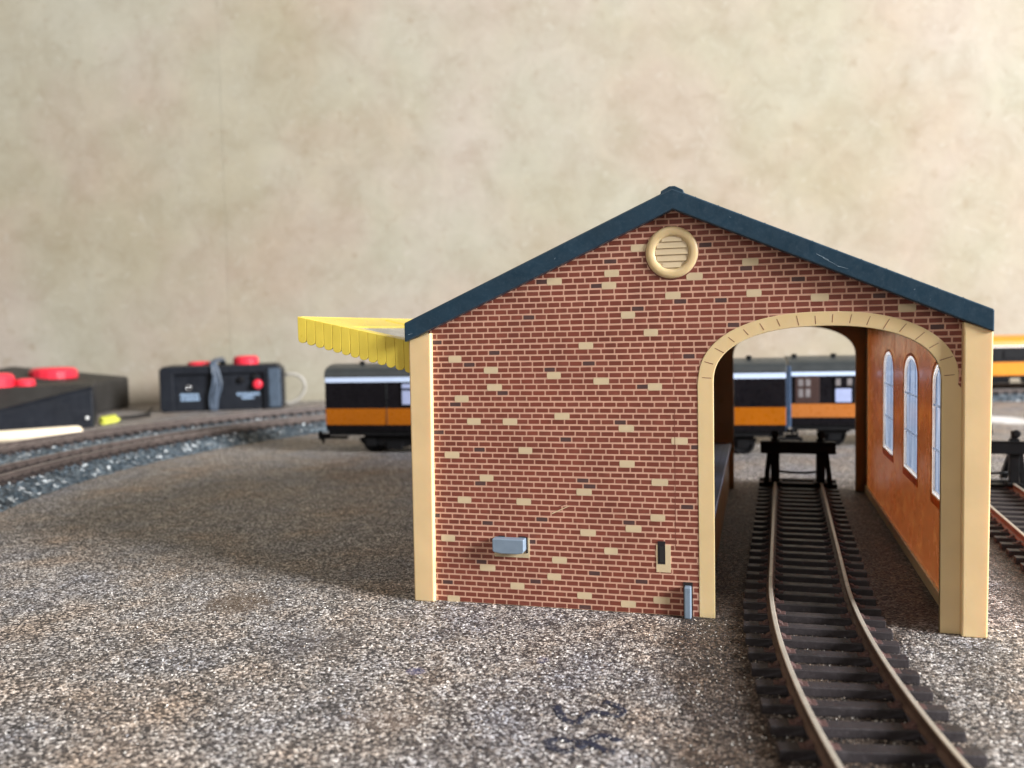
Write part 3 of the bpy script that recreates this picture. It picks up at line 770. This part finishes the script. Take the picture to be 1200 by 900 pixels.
# loose chips
def chip(m, x, y, z, s_, mi):
    v = [m.bm.verts.new((x+R4.uniform(-1, 1)*s_, y+R4.uniform(-1, 1)*s_, z+R4.uniform(-.3, 1)*s_)) for _ in range(4)]
    for f in ((0, 1, 2), (0, 1, 3), (1, 2, 3), (0, 2, 3)): m.bm.faces.new([v[k] for k in f]).material_index = mi
def hz(r):
    for (r0, z0), (r1, z1) in zip(prof, prof[1:]):
        if r0 <= r <= r1: return z0+(z1-z0)*(r-r0)/(r1-r0)
    return 0
for _ in range(9000):
    th = R4.uniform(a1, a0); r = R4.choice((R4.uniform(35.2, 36.6), R4.uniform(35.2, 47.1), R4.uniform(39.2, 43)))
    mi = 1 if R4.random() < .085 else 2
    chip(m, CX+r*math.cos(th), CY+r*math.sin(th), hz(r)+.02, R4.uniform(.07, .13)*(1.25 if mi == 1 else 1), mi)
for _ in range(2500):
    u = R4.uniform(0, 46); r = R4.uniform(35.2, 47); c, s_ = math.cos(a1), math.sin(a1)
    chip(m, CX+r*c+dv.x*u, CY+r*s_+dv.y*u, hz(r)+.02, R4.uniform(.07, .13), 1 if R4.random() < .07 else 2)
bal = m.build('ballast', [BALLAST, CHIPW, CHIPG]); tag(bal, 'blue-grey stone ballast with white chips under the loop tracks', 'ballast', None, 'stuff')

# ------------------------------------------------------------------ COACHES
def coach(name, label, L, origin, rz_, z0, paints, wins, doors=(), h0=1.14, nb=2, bogie_at=(3.4,), zs=None, roof_vents=(), end_mat=None, wheel_r=.55, W=3.3, group=None, panel_at=()):
    """local x along the coach from its left end, y into depth (0 = near side), z up from wheel tread."""
    t = thing(name, label, 'railway coach', (origin[0], origin[1], z0), rz_, group)
    body, band, stripe, roofm = paints
    z_sole, z_b0, z_b1, z_s0, z_s1, z_top = zs
    def B(m, nm, mat, bev=0, par=None, label=None): return m.build(nm, mat, par or t, bev, world=False, label=label)
    m = MB()
    half = W/2
    side = [(.10, z_sole), (.02, z_b0), (0, z_b1), (.0, (z_b1+z_s0)/2), (.03, z_s0), (.06, z_s1)]
    prof_ = side + [(W-y, z) for y, z in side[::-1]]
    mats_ = [0, 1, 0, 0, 2, 0, 2, 0, 0, 1, 0, 0]
    m.prism(prof_, 0, L, 'x', 0, None, mats_)
    bd = B(m, 'body', [body, band, stripe], .03)
    m = MB(); rp = [(.03, z_s1-.01)]
    for k in range(0, 13):
        th = PI*k/12; rp.append((half-(half-.03)*math.cos(th)**1 if True else 0, z_s1+.05+(z_top-z_s1-.05)*math.sin(th)**.75))
    rp.append((W-.03, z_s1-.01))
    m.prism(rp, -.04, L+.04, 'x', smooth=False); rf = B(m, 'roof', roofm, .02)
    for vx in roof_vents:
        m = MB(); m.lathe([(.10, 0), (.10, .10), (.17, .12), (.15, .2), (.0001, .24)], 12, 'z', (vx, .95, z_s1+(z_top-z_s1)*.88)); m.box(vx-.25, vx+.25, .92, .98, z_s1+(z_top-z_s1)*.80, z_s1+(z_top-z_s1)*.9); B(m, 'roof_vent', BLACKM, 0, rf)
    for (x0, x1, za, zb, mt, div) in wins:
        m = MB(); m.box(x0-.06, x1+.06, -.035, .02, za-.06, zb+.06); fr = B(m, 'window', COACHBLACK, .015)
        m = MB()
        if div == 'two':      # wide light with a top strip
            m.box(x0, x1, -.045, 0, za, za+(zb-za)*.68); m.box(x0, x1, -.045, 0, za+(zb-za)*.78, zb)
            B(m, 'pane', mt, .03, fr)
        elif div == 'quarter':
            m.box(x0, x1, -.045, 0, za, za+(zb-za)*.58); B(m, 'pane', mt, .06, fr)
            w = (x1-x0)
            for c in (x0+w*.18, x1-w*.12):
                m = MB(); m.box(c-.13, c+.13, -.045, 0, za+(zb-za)*.70, zb); B(m, 'pane', SMALLPANE, .03, fr)
        else:
            m.box(x0, x1, -.045, 0, za, zb); B(m, 'pane', mt, .04, fr)
    for (x0, x1) in doors:
        m = MB(); m.box(x0, x1, -.03, .02, z_b1+.03, z_s0-.03); dr = B(m, 'door', BROWNDOOR, .01)
        w = (x1-x0)
        for a in (.12, .42):
            m = MB(); m.box(x0+w*a, x0+w*(a+.2), -.04, 0, z_b1+.35, z_b1+.80); m.box(x0+w*a, x0+w*(a+.2), -.04, 0, z_b1+.95, z_b1+1.32); B(m, 'pane', SMALLPANE, .03, dr)
    for q in panel_at:
        m = MB(); m.box(q-.012, q+.012, -.012, .01, z_b0+.03, z_s0-.03); B(m, 'door_edge', ROOFGREY)
        m = MB(); m.tube([(q+.16, -.03, z_b1+.2), (q+.16, -.07, z_b1+.25), (q+.16, -.07, z_b1+.6), (q+.16, -.03, z_b1+.65)], .02, 6); B(m, 'grab_handle', BLACK)
    # corridor ends
    for xe, sg in ((0, -1), (L, 1)):
        m = MB(); x0, x1 = sorted((xe, xe+sg*.35)); m.box(x0, x1, half-.75, half+.75, z_sole+.15, z_s1+.25)
        for k in range(5): m.box(xe+sg*.05*(k+1)-.012, xe+sg*.05*(k+1)+.012, half-.82, half+.82, z_sole+.12, z_s1+.3)
        B(m, 'gangway', end_mat or BLACKM, .01)
        m = MB(); x0, x1 = sorted((xe, xe+sg*.02)); m.box(x0, x1, .1, W-.1, z_sole+.02, z_s1-.02); B(m, 'end_panel', end_mat or BLACKM)
        for yb in (.55, W-.55):
            m = MB(); m.lathe([(.09, 0), (.09, sg*.55), (.24, sg*.56), (.24, sg*.62), (.1, sg*.66)], 14, 'x', (xe, yb, .98+wheel_r*0)); B(m, 'buffer', BLACKM)
        m = MB(); x0, x1 = sorted((xe-sg*.6, xe+sg*.95)); m.box(x0, x1, half-.12, half+.12, .62, .78); x2, x3 = sorted((xe+sg*.85, xe+sg*.95)); m.box(x2, x3, half-.45, half+.45, .60, .78); m.box(x2, x3, half-.1, half+.1, .35, .6); B(m, 'coupling', BLACKM, .01)
    m = MB(); m.box(.1, L-.1, .12, W-.12, z_sole-.14, z_sole+.02)
    m.box(.1, L-.1, .12, .2, z_sole-.26, z_sole)
    if L > 16:
        for xq, w in ((L*.36, 1.6), (L*.47, 1.1), (L*.58, 1.8)): m.box(xq, xq+w, .35, 1.1, z_sole-.62, z_sole-.1)
        m.prism([(L*.33, z_sole-.1), (L*.38, z_sole-.5), (L*.62, z_sole-.5), (L*.67, z_sole-.1), (L*.66, z_sole-.1), (L*.615, z_sole-.44), (L*.385, z_sole-.44), (L*.34, z_sole-.1)], .25, .33, 'y')
    B(m, 'underframe', BLACKM, .01)
    for bx in bogie_at:
        m = MB()
        if nb == 2:
            m.prism([(bx-2.1, .85), (bx-2.0, .55), (bx-1.0, .45), (bx-.6, .30), (bx+.6, .30), (bx+1.0, .45), (bx+2.0, .55), (bx+2.1, .85), (bx+1.0, .98), (bx-1.0, .98)], .42, .56, 'y')
            m.prism([(bx-2.1, .85), (bx-2.0, .55), (bx-1.0, .45), (bx-.6, .30), (bx+.6, .30), (bx+1.0, .45), (bx+2.0, .55), (bx+2.1, .85), (bx+1.0, .98), (bx-1.0, .98)], W-.56, W-.42, 'y')
            for q in (-1.4, 1.4): m.box(bx+q-.28, bx+q+.28, .30, .42, .38, .82)
            m.box(bx-.45, bx+.45, .28, .45, .22, .6); m.box(bx-.6, bx+.6, .56, W-.56, .5, 1.0)
            axles = (-1.4, 1.4)
        else:
            m.box(bx-.32, bx+.32, .38, .52, .35, 1.05); m.box(bx-.32, bx+.32, W-.52, W-.38, .35, 1.05); m.prism([(bx-1, .98), (bx-.3, .6), (bx+.3, .6), (bx+1, .98)], .4, .5, 'y'); axles = (0,)
        bg = B(m, 'bogie' if nb == 2 else 'axle_guard', BLACKM, .01)
        for q in axles:
            m = MB()
            for yy, sg in ((half-.82, 1), (half+.82, -1)):
                m.lathe([(wheel_r+.05, yy+sg*.10), (wheel_r+.05, yy+sg*.04), (wheel_r, yy+sg*.03), (wheel_r, yy-sg*.12), (wheel_r-.1, yy-sg*.13), (wheel_r-.14, yy-sg*.06), (.14, yy-sg*.06), (.12, yy-sg*.14), (.001, yy-sg*.14)], 24, 'y', (bx+q, 0, wheel_r))
            m.lathe([(.07, half-.8), (.07, half+.8)], 10, 'y', (bx+q, 0, wheel_r))
            B(m, 'wheelset', BLACK, 0, bg)
    return t
c4 = math.radians(4.1)
ZS = (1.26, 1.60, 2.51, 3.97, 4.26, 4.97)
w1 = [(4.5+k*2.72, 5.75+k*2.72, 2.72, 3.86, LILAC, 'two') for k in range(6)]
coach('passenger_coach', 'long black coach with orange band, its left end showing between canopy and middle controller', 24.75, (-20.75, 24.62), c4, 0,
      (COACHBLACK, ORANGE, STRIPE, ROOFGREY), w1, (), bogie_at=(3.9, 21.25), zs=ZS, roof_vents=(1.9, 5, 8, 11, 14, 17, 20, 23.0), wheel_r=.6, group='black and orange coaches', panel_at=(3.6, 22.2), end_mat=ENDBLUE)
w2 = [(2.35, 3.18, 2.44, 3.72, LILAC, 'quarter'), (5.0, 6.9, 2.52, 3.72, LILAC, 'two')]
coach('passenger_coach', 'black and orange coach with blue-grey end, seen through right half of the arch', 9.6, (4.22, 30.05), c4, 0,
      (COACHBLACK, plastic('lit_orange_paint', (.48, .155, .030), .3, .05, 1), STRIPE, ROOFGREY), w2, [(.30, 1.55)], bogie_at=(2.4, 7.2), zs=(1.2, 1.63, 2.37, 3.88, 4.11, 4.92), roof_vents=(.35, 2.4, 4.6, 7), end_mat=ENDBLUE, nb=1, wheel_r=.62, group='black and orange coaches')  # same orange as the long coach, its stronger light painted into the colour
orr = 37.85
c, s_ = math.cos(a1), math.sin(a1)
ox, oy = CX+(orr-1.65)*c+dv.x*14.6, CY+(orr-1.65)*s_+dv.y*14.6
w3 = [(1.2+k*1.9, 2.6+k*1.9, 2.45, 3.35, BLACK, 'one') for k in range(12)]
coach('passenger_coach', 'amber coach with a black window band on the ballasted track at the right edge', 25.5, (ox, oy), d13, BZ+.42,
      (YORANGE, BLACK, WHITEP, YORANGE), [(.9+k*2.3, 2.5+k*2.3, 2.62, 3.28, BLACKM, 'one') for k in range(10)], (), bogie_at=(3.7, 21.8), zs=(1.20, 2.30, 3.55, 3.56, 3.68, 4.55), wheel_r=.55)

# ------------------------------------------------------------------ CONTROLLERS and loose things
def knob(t, x, y, z, r, h, nm='knob', tilt=0):
    m = MB(); n = 36; rings = []
    for rr, hh in ((1.0, 0), (1.0, .62), (.93, .82), (.80, .95), (.6, 1.0)):
        rings.append(m._v([(x+r*rr*(1+(.012 if k % 2 else 0))*math.cos(2*PI*k/n), y+r*rr*(1+(.012 if k % 2 else 0))*math.sin(2*PI*k/n), z+h*hh) for k in range(n)]))
    for A, B in zip(rings, rings[1:]):
        for k in range(n): m.bm.faces.new((A[k], A[(k+1) % n], B[(k+1) % n], B[k]))
    m.bm.faces.new(rings[0][::-1]); m.bm.faces.new(rings[-1])
    k_ = m.build(nm, RED, t, world=False); return k_
# middle controller
ac = math.radians(28)
t = thing('train_controller', 'black controller box with red knobs and a dark cable tied round it, against the wall', 'controller', (-48.9, 47.5, 0), ac)
Wd, Hh, Dp = 10.75, 4.1, 5.5
body_ = MB()
body_.prism([(0, .25), (.25, 0), (1.2, 0), (1.2, 3.35), (Wd-1.75, 3.35), (Wd-1.75, 0), (Wd-.3, 0), (Wd, .3), (Wd, Hh-.55), (Wd-.55, Hh), (.3, Hh), (0, Hh-.3)], 0, .35, 'y')
body_.prism([(0, .25), (.25, 0), (Wd-.3, 0), (Wd, .3), (Wd, Hh-.55), (Wd-.55, Hh), (.3, Hh), (0, Hh-.3)], .35, Dp, 'y')
bb = body_.build('case', BOXBLACK, t, .1, 3, world=False)
m = MB(); m.box(Wd-1.35, Wd-.25, -.22, .02, .15, Hh-.35); m.build('end_pillar', plastic('slate_blue_plastic', (.055, .078, .11), .4, .2, 2), t, .25, 4, world=False)
knob(t, 7.3, 3.0, Hh, 1.15, .78); knob(t, 3.0, 4.3, Hh-.1, 1.1, .42)
for x, z in ((7.0, 2.75), (8.2, 2.95)):
    m = MB(); m.lathe([(.32, .34), (.32, .10), (.24, .06), (.0001, .06)], 16, 'y', (x, 0, z)); m.build('socket', BLACKM, t, world=False)
m = MB(); m.lathe([(.44, .34), (.44, -.10), (.36, -.3), (.2, -.34), (.0001, -.34)], 20, 'y', (8.45, 0, 2.30)); m.build('plug', RED, t, world=False)
m = MB(); m.ring([(.15, .33), (.24, .33), (.24, .27), (.15, .27)], 24, 'y', (2.45, 0, 2.15)); m.build('socket_ring', GLOSSRIM, t, world=False)
m = MB(); R5 = random.Random(9)
def dashes(x0, x1, z, h):
    x = x0
    while x < x1:
        w = R5.uniform(.10, .20)
        m.box(x, x+w, .33, .345, z, z+h); 
        if R5.random() < .6: m.box(x+w*.3, x+w*.7, .325, .335, z+h*.3, z+h*1.2)
        x += w+R5.uniform(.05, .10)
dashes(1.7, 3.3, 1.35, .24); dashes(1.75, 3.25, .98, .24); dashes(6.6, 8.5, 1.30, .22); dashes(7.0, 8.1, .98, .2)
m.build('panel_print', INKPALE, t, world=False)
# cable tied round the controller (rests on it: a thing of its own)
tc = thing('cable', 'dark blue-grey cable bundle wrapped round the middle controller', 'cable', (-48.9, 47.5, 0), ac)
R6 = random.Random(4)
for k in range(5):
    o_ = (k-2)*.20; m = MB(); pts = []
    for (x, y, z) in ((4.7, -.14, .03), (4.75, -.16, 1.2), (4.95, -.16, 2.2), (4.75, -.16, 3.2), (4.6, -.14, Hh+.1), (4.7, .8, Hh+.32), (4.9, 3, Hh+.4), (5.0, 5.6, Hh+.1), (5.0, 5.7, .3)):
        pts.append((x+o_*(.75+.5*math.sin(z*1.3+k))+R6.uniform(-.06, .06), y-R6.uniform(0, .1), z+(.25*R6.random() if z > Hh else 0)))
    q = []
    for i in range(len(pts)-1):
        for j in range(4): q.append(tuple(pts[i][a]+(pts[i+1][a]-pts[i][a])*j/4 for a in range(3)))
    for _ in range(3): q = [q[0]]+[tuple((q[i-1][j]+2*q[i][j]+q[i+1][j])/4 for j in range(3)) for i in range(1, len(q)-1)]+[q[-1]]
    m.tube(q, .11, 8); m.build('strand', CABLE, tc, world=False)
m = MB(); q = []
for i in range(25):
    a = -PI*.58+PI*1.16*i/24; q.append((Wd+.1+1.55*max(0, math.cos(a))+.25, 1.2, 1.75+1.35*math.sin(a)+.2*math.cos(a)))
q = [(Wd-.3, 1.6, .35)]+q+[(Wd-.3, 1.6, 3.15)]
lp = m.tube([(x, y, z) for x, y, z in q], .15, 8).build('cable', CABLEGREY, None)
lp.location = (-48.9, 47.5, 0); lp.rotation_euler = (0, 0, ac)
tag(lp, 'grey cable loop sticking out of the right end of the middle controller', 'cable')

# near-left wedge controller
va = math.atan2(-.62, -.78)
t = thing('train_controller', 'large black wedge-shaped controller at the left edge behind the pale dowel', 'controller', (-46.0, 35.9, 0), va)
# local x along front panel away (left), local y = towards the viewer side is negative-> back is negative y
m = MB(); Ln, Wn = 15, 7.0
def ht(x): return 3.16-.235*min(x, 8)
xs_ = [0, 8, Ln]; rws = []
for x in xs_:
    rws.append(m._v([(x, 0, 0), (x, 0, ht(x)-.35), (x, -.25, ht(x)), (x, -2.6, 3.16), (x, -Wn, 3.3), (x, -Wn, 0)]))
for A_, B_ in zip(rws, rws[1:]):
    for k in range(6): f_ = m.bm.faces.new((A_[k], A_[(k+1) % 6], B_[(k+1) % 6], B_[k])); f_.material_index = 1 if k in (2, 3) else 0
m.bm.faces.new(rws[0][::-1]); m.bm.faces.new(rws[-1]); cs = m.build('case', [BOXBLACK, BOXTOP], t, .1, 3, world=False)
knob(t, 6.9, -4.0, 3.1, 1.35, 1.15); knob(t, 4.85, -4.0, 3.1, .7, .66)
m = MB(); m.lathe([(.13, .0), (.13, .05), (.0001, .07)], 14, 'y', (.45, 0, .75)); m.build('screw', WHITEP, t, world=False)
# far-left controller
vb = math.atan2(8.5, -3.1)
t = thing('train_controller', 'black controller with a large red knob, partly hidden behind the wedge-shaped one', 'controller', (-53.75, 44.9, 0), vb)
m = MB(); m.prism([(0, 0), (0, 2.75), (10.5, 3.35), (10.5, 0)], 0, 9.2, 'x' if False else 'y'); 
m2_ = MB(); v = m2_._v([(0, 0, 0), (9.2, 0, 0), (9.2, 11, 0), (0, 11, 0), (0, 0, 2.80), (9.2, 0, 3.0), (9.2, 11, 4.3), (0, 11, 3.9)])
for f in ((0, 3, 2, 1), (4, 5, 6, 7), (0, 1, 5, 4), (1, 2, 6, 5), (2, 3, 7, 6), (3, 0, 4, 7)): m2_.bm.faces.new([v[i] for i in f])
m.bm.free(); m2_.build('case', BOXTOP, t, .3, 4, world=False)
knob(t, 3.2, 4.6, 3.25, 2.0, 1.0)

# dowel
m = MB(); A = Vector((-42.0, 30.2, .42)); D = Vector((-.665, -.747, 0)); pts = [A+D*(.4-.4*math.cos(a)) for a in (0, .4, .8, 1.2, PI/2)]
rr = [.001]+[.40*math.sin(a) for a in (.4, .8, 1.2, PI/2)]
pts += [A+D*3, A+D*14]; rr += [.40, .40]
dw = m.tube(pts, rr, 20).build('dowel', WOOD); tag(dw, 'pale round wooden dowel lying in front of the wedge-shaped controller', 'dowel')
# yellow wire end
m = thing('wire', 'thin black lead with a coiled lime yellow end beside the dowel tip', 'wire', (-45.9, 36.6, 0))
w = MB(); A = Vector((-46.9, 37.7, .30)); Bv = Vector((-47.3, 39.9, .30))
for k in range(4):
    p = A.lerp(Bv, (k+.5)/4); d = (Bv-A).normalized(); a_ = d.cross(Vector((0, 0, 1)))
    w.tube([p+(a_*math.cos(2*PI*j/14)+Vector((0, 0, 1))*math.sin(2*PI*j/14))*.22 + d*(.5*j/14-.25) for j in range(15)], .13, 8)
w.build('coil', LIME, m)
w = MB(); w.tube([A, Bv, (-47.6, 42.5, .25), (-48.2, 45.0, .2), (-49.8, 47.2, .2), (-51.8, 50.2, .2)], .07, 6); w.tube([Bv, (-46.9, 41.5, .15), (-47.4, 44.2, .12), (-50.3, 47.6, .12)], .06, 6); w.build('lead', BLACKM, m)

# ------------------------------------------------------------------ light
w = bpy.data.worlds.new('World'); S.world = w; w.use_nodes = True
bg = w.node_tree.nodes['Background']; bg.inputs['Color'].default_value = (1.0, .84, .64, 1); bg.inputs['Strength'].default_value = .105
def area(name, loc, target, sx, sy, power, color):
    l = bpy.data.lights.new(name, 'AREA'); l.shape = 'RECTANGLE'; l.size = sx; l.size_y = sy; l.energy = power; l.color = color
    o = bpy.data.objects.new(name, l); COL.objects.link(o); o.location = loc
    o.rotation_euler = (Vector(target)-Vector(loc)).to_track_quat('-Z', 'Y').to_euler(); return o
area('window_light', (259, -56, 105), (0, 10, 0), 108, 84, 2550000, (.97, .98, 1.0))
area('fill_light', (-40, -140, 120), (0, 10, 4), 140, 90, 92000, (1.0, .96, .91))  # added soft fill behind the camera for gable and wall, no lamp seen there

# ------------------------------------------------------------------ camera
cd = bpy.data.cameras.new('camera'); co = bpy.data.objects.new('camera', cd); COL.objects.link(co)
co.matrix_world = Matrix(((cr.x, cu_.x, -cf.x, CAM.x), (cr.y, cu_.y, -cf.y, CAM.y), (cr.z, cu_.z, -cf.z, CAM.z), (0, 0, 0, 1)))
cd.sensor_width = 36; cd.lens = 36*FPX/1200; cd.clip_start = .1; cd.clip_end = 2000
cd.dof.use_dof = True; cd.dof.focus_distance = 20.6; cd.dof.aperture_fstop = .21
S.camera = co
S.view_settings.view_transform = 'Standard'; S.view_settings.look = 'None'; S.view_settings.exposure = 0; S.view_settings.gamma = 1
S.cycles.max_bounces = 10; S.cycles.transparent_max_bounces = 12
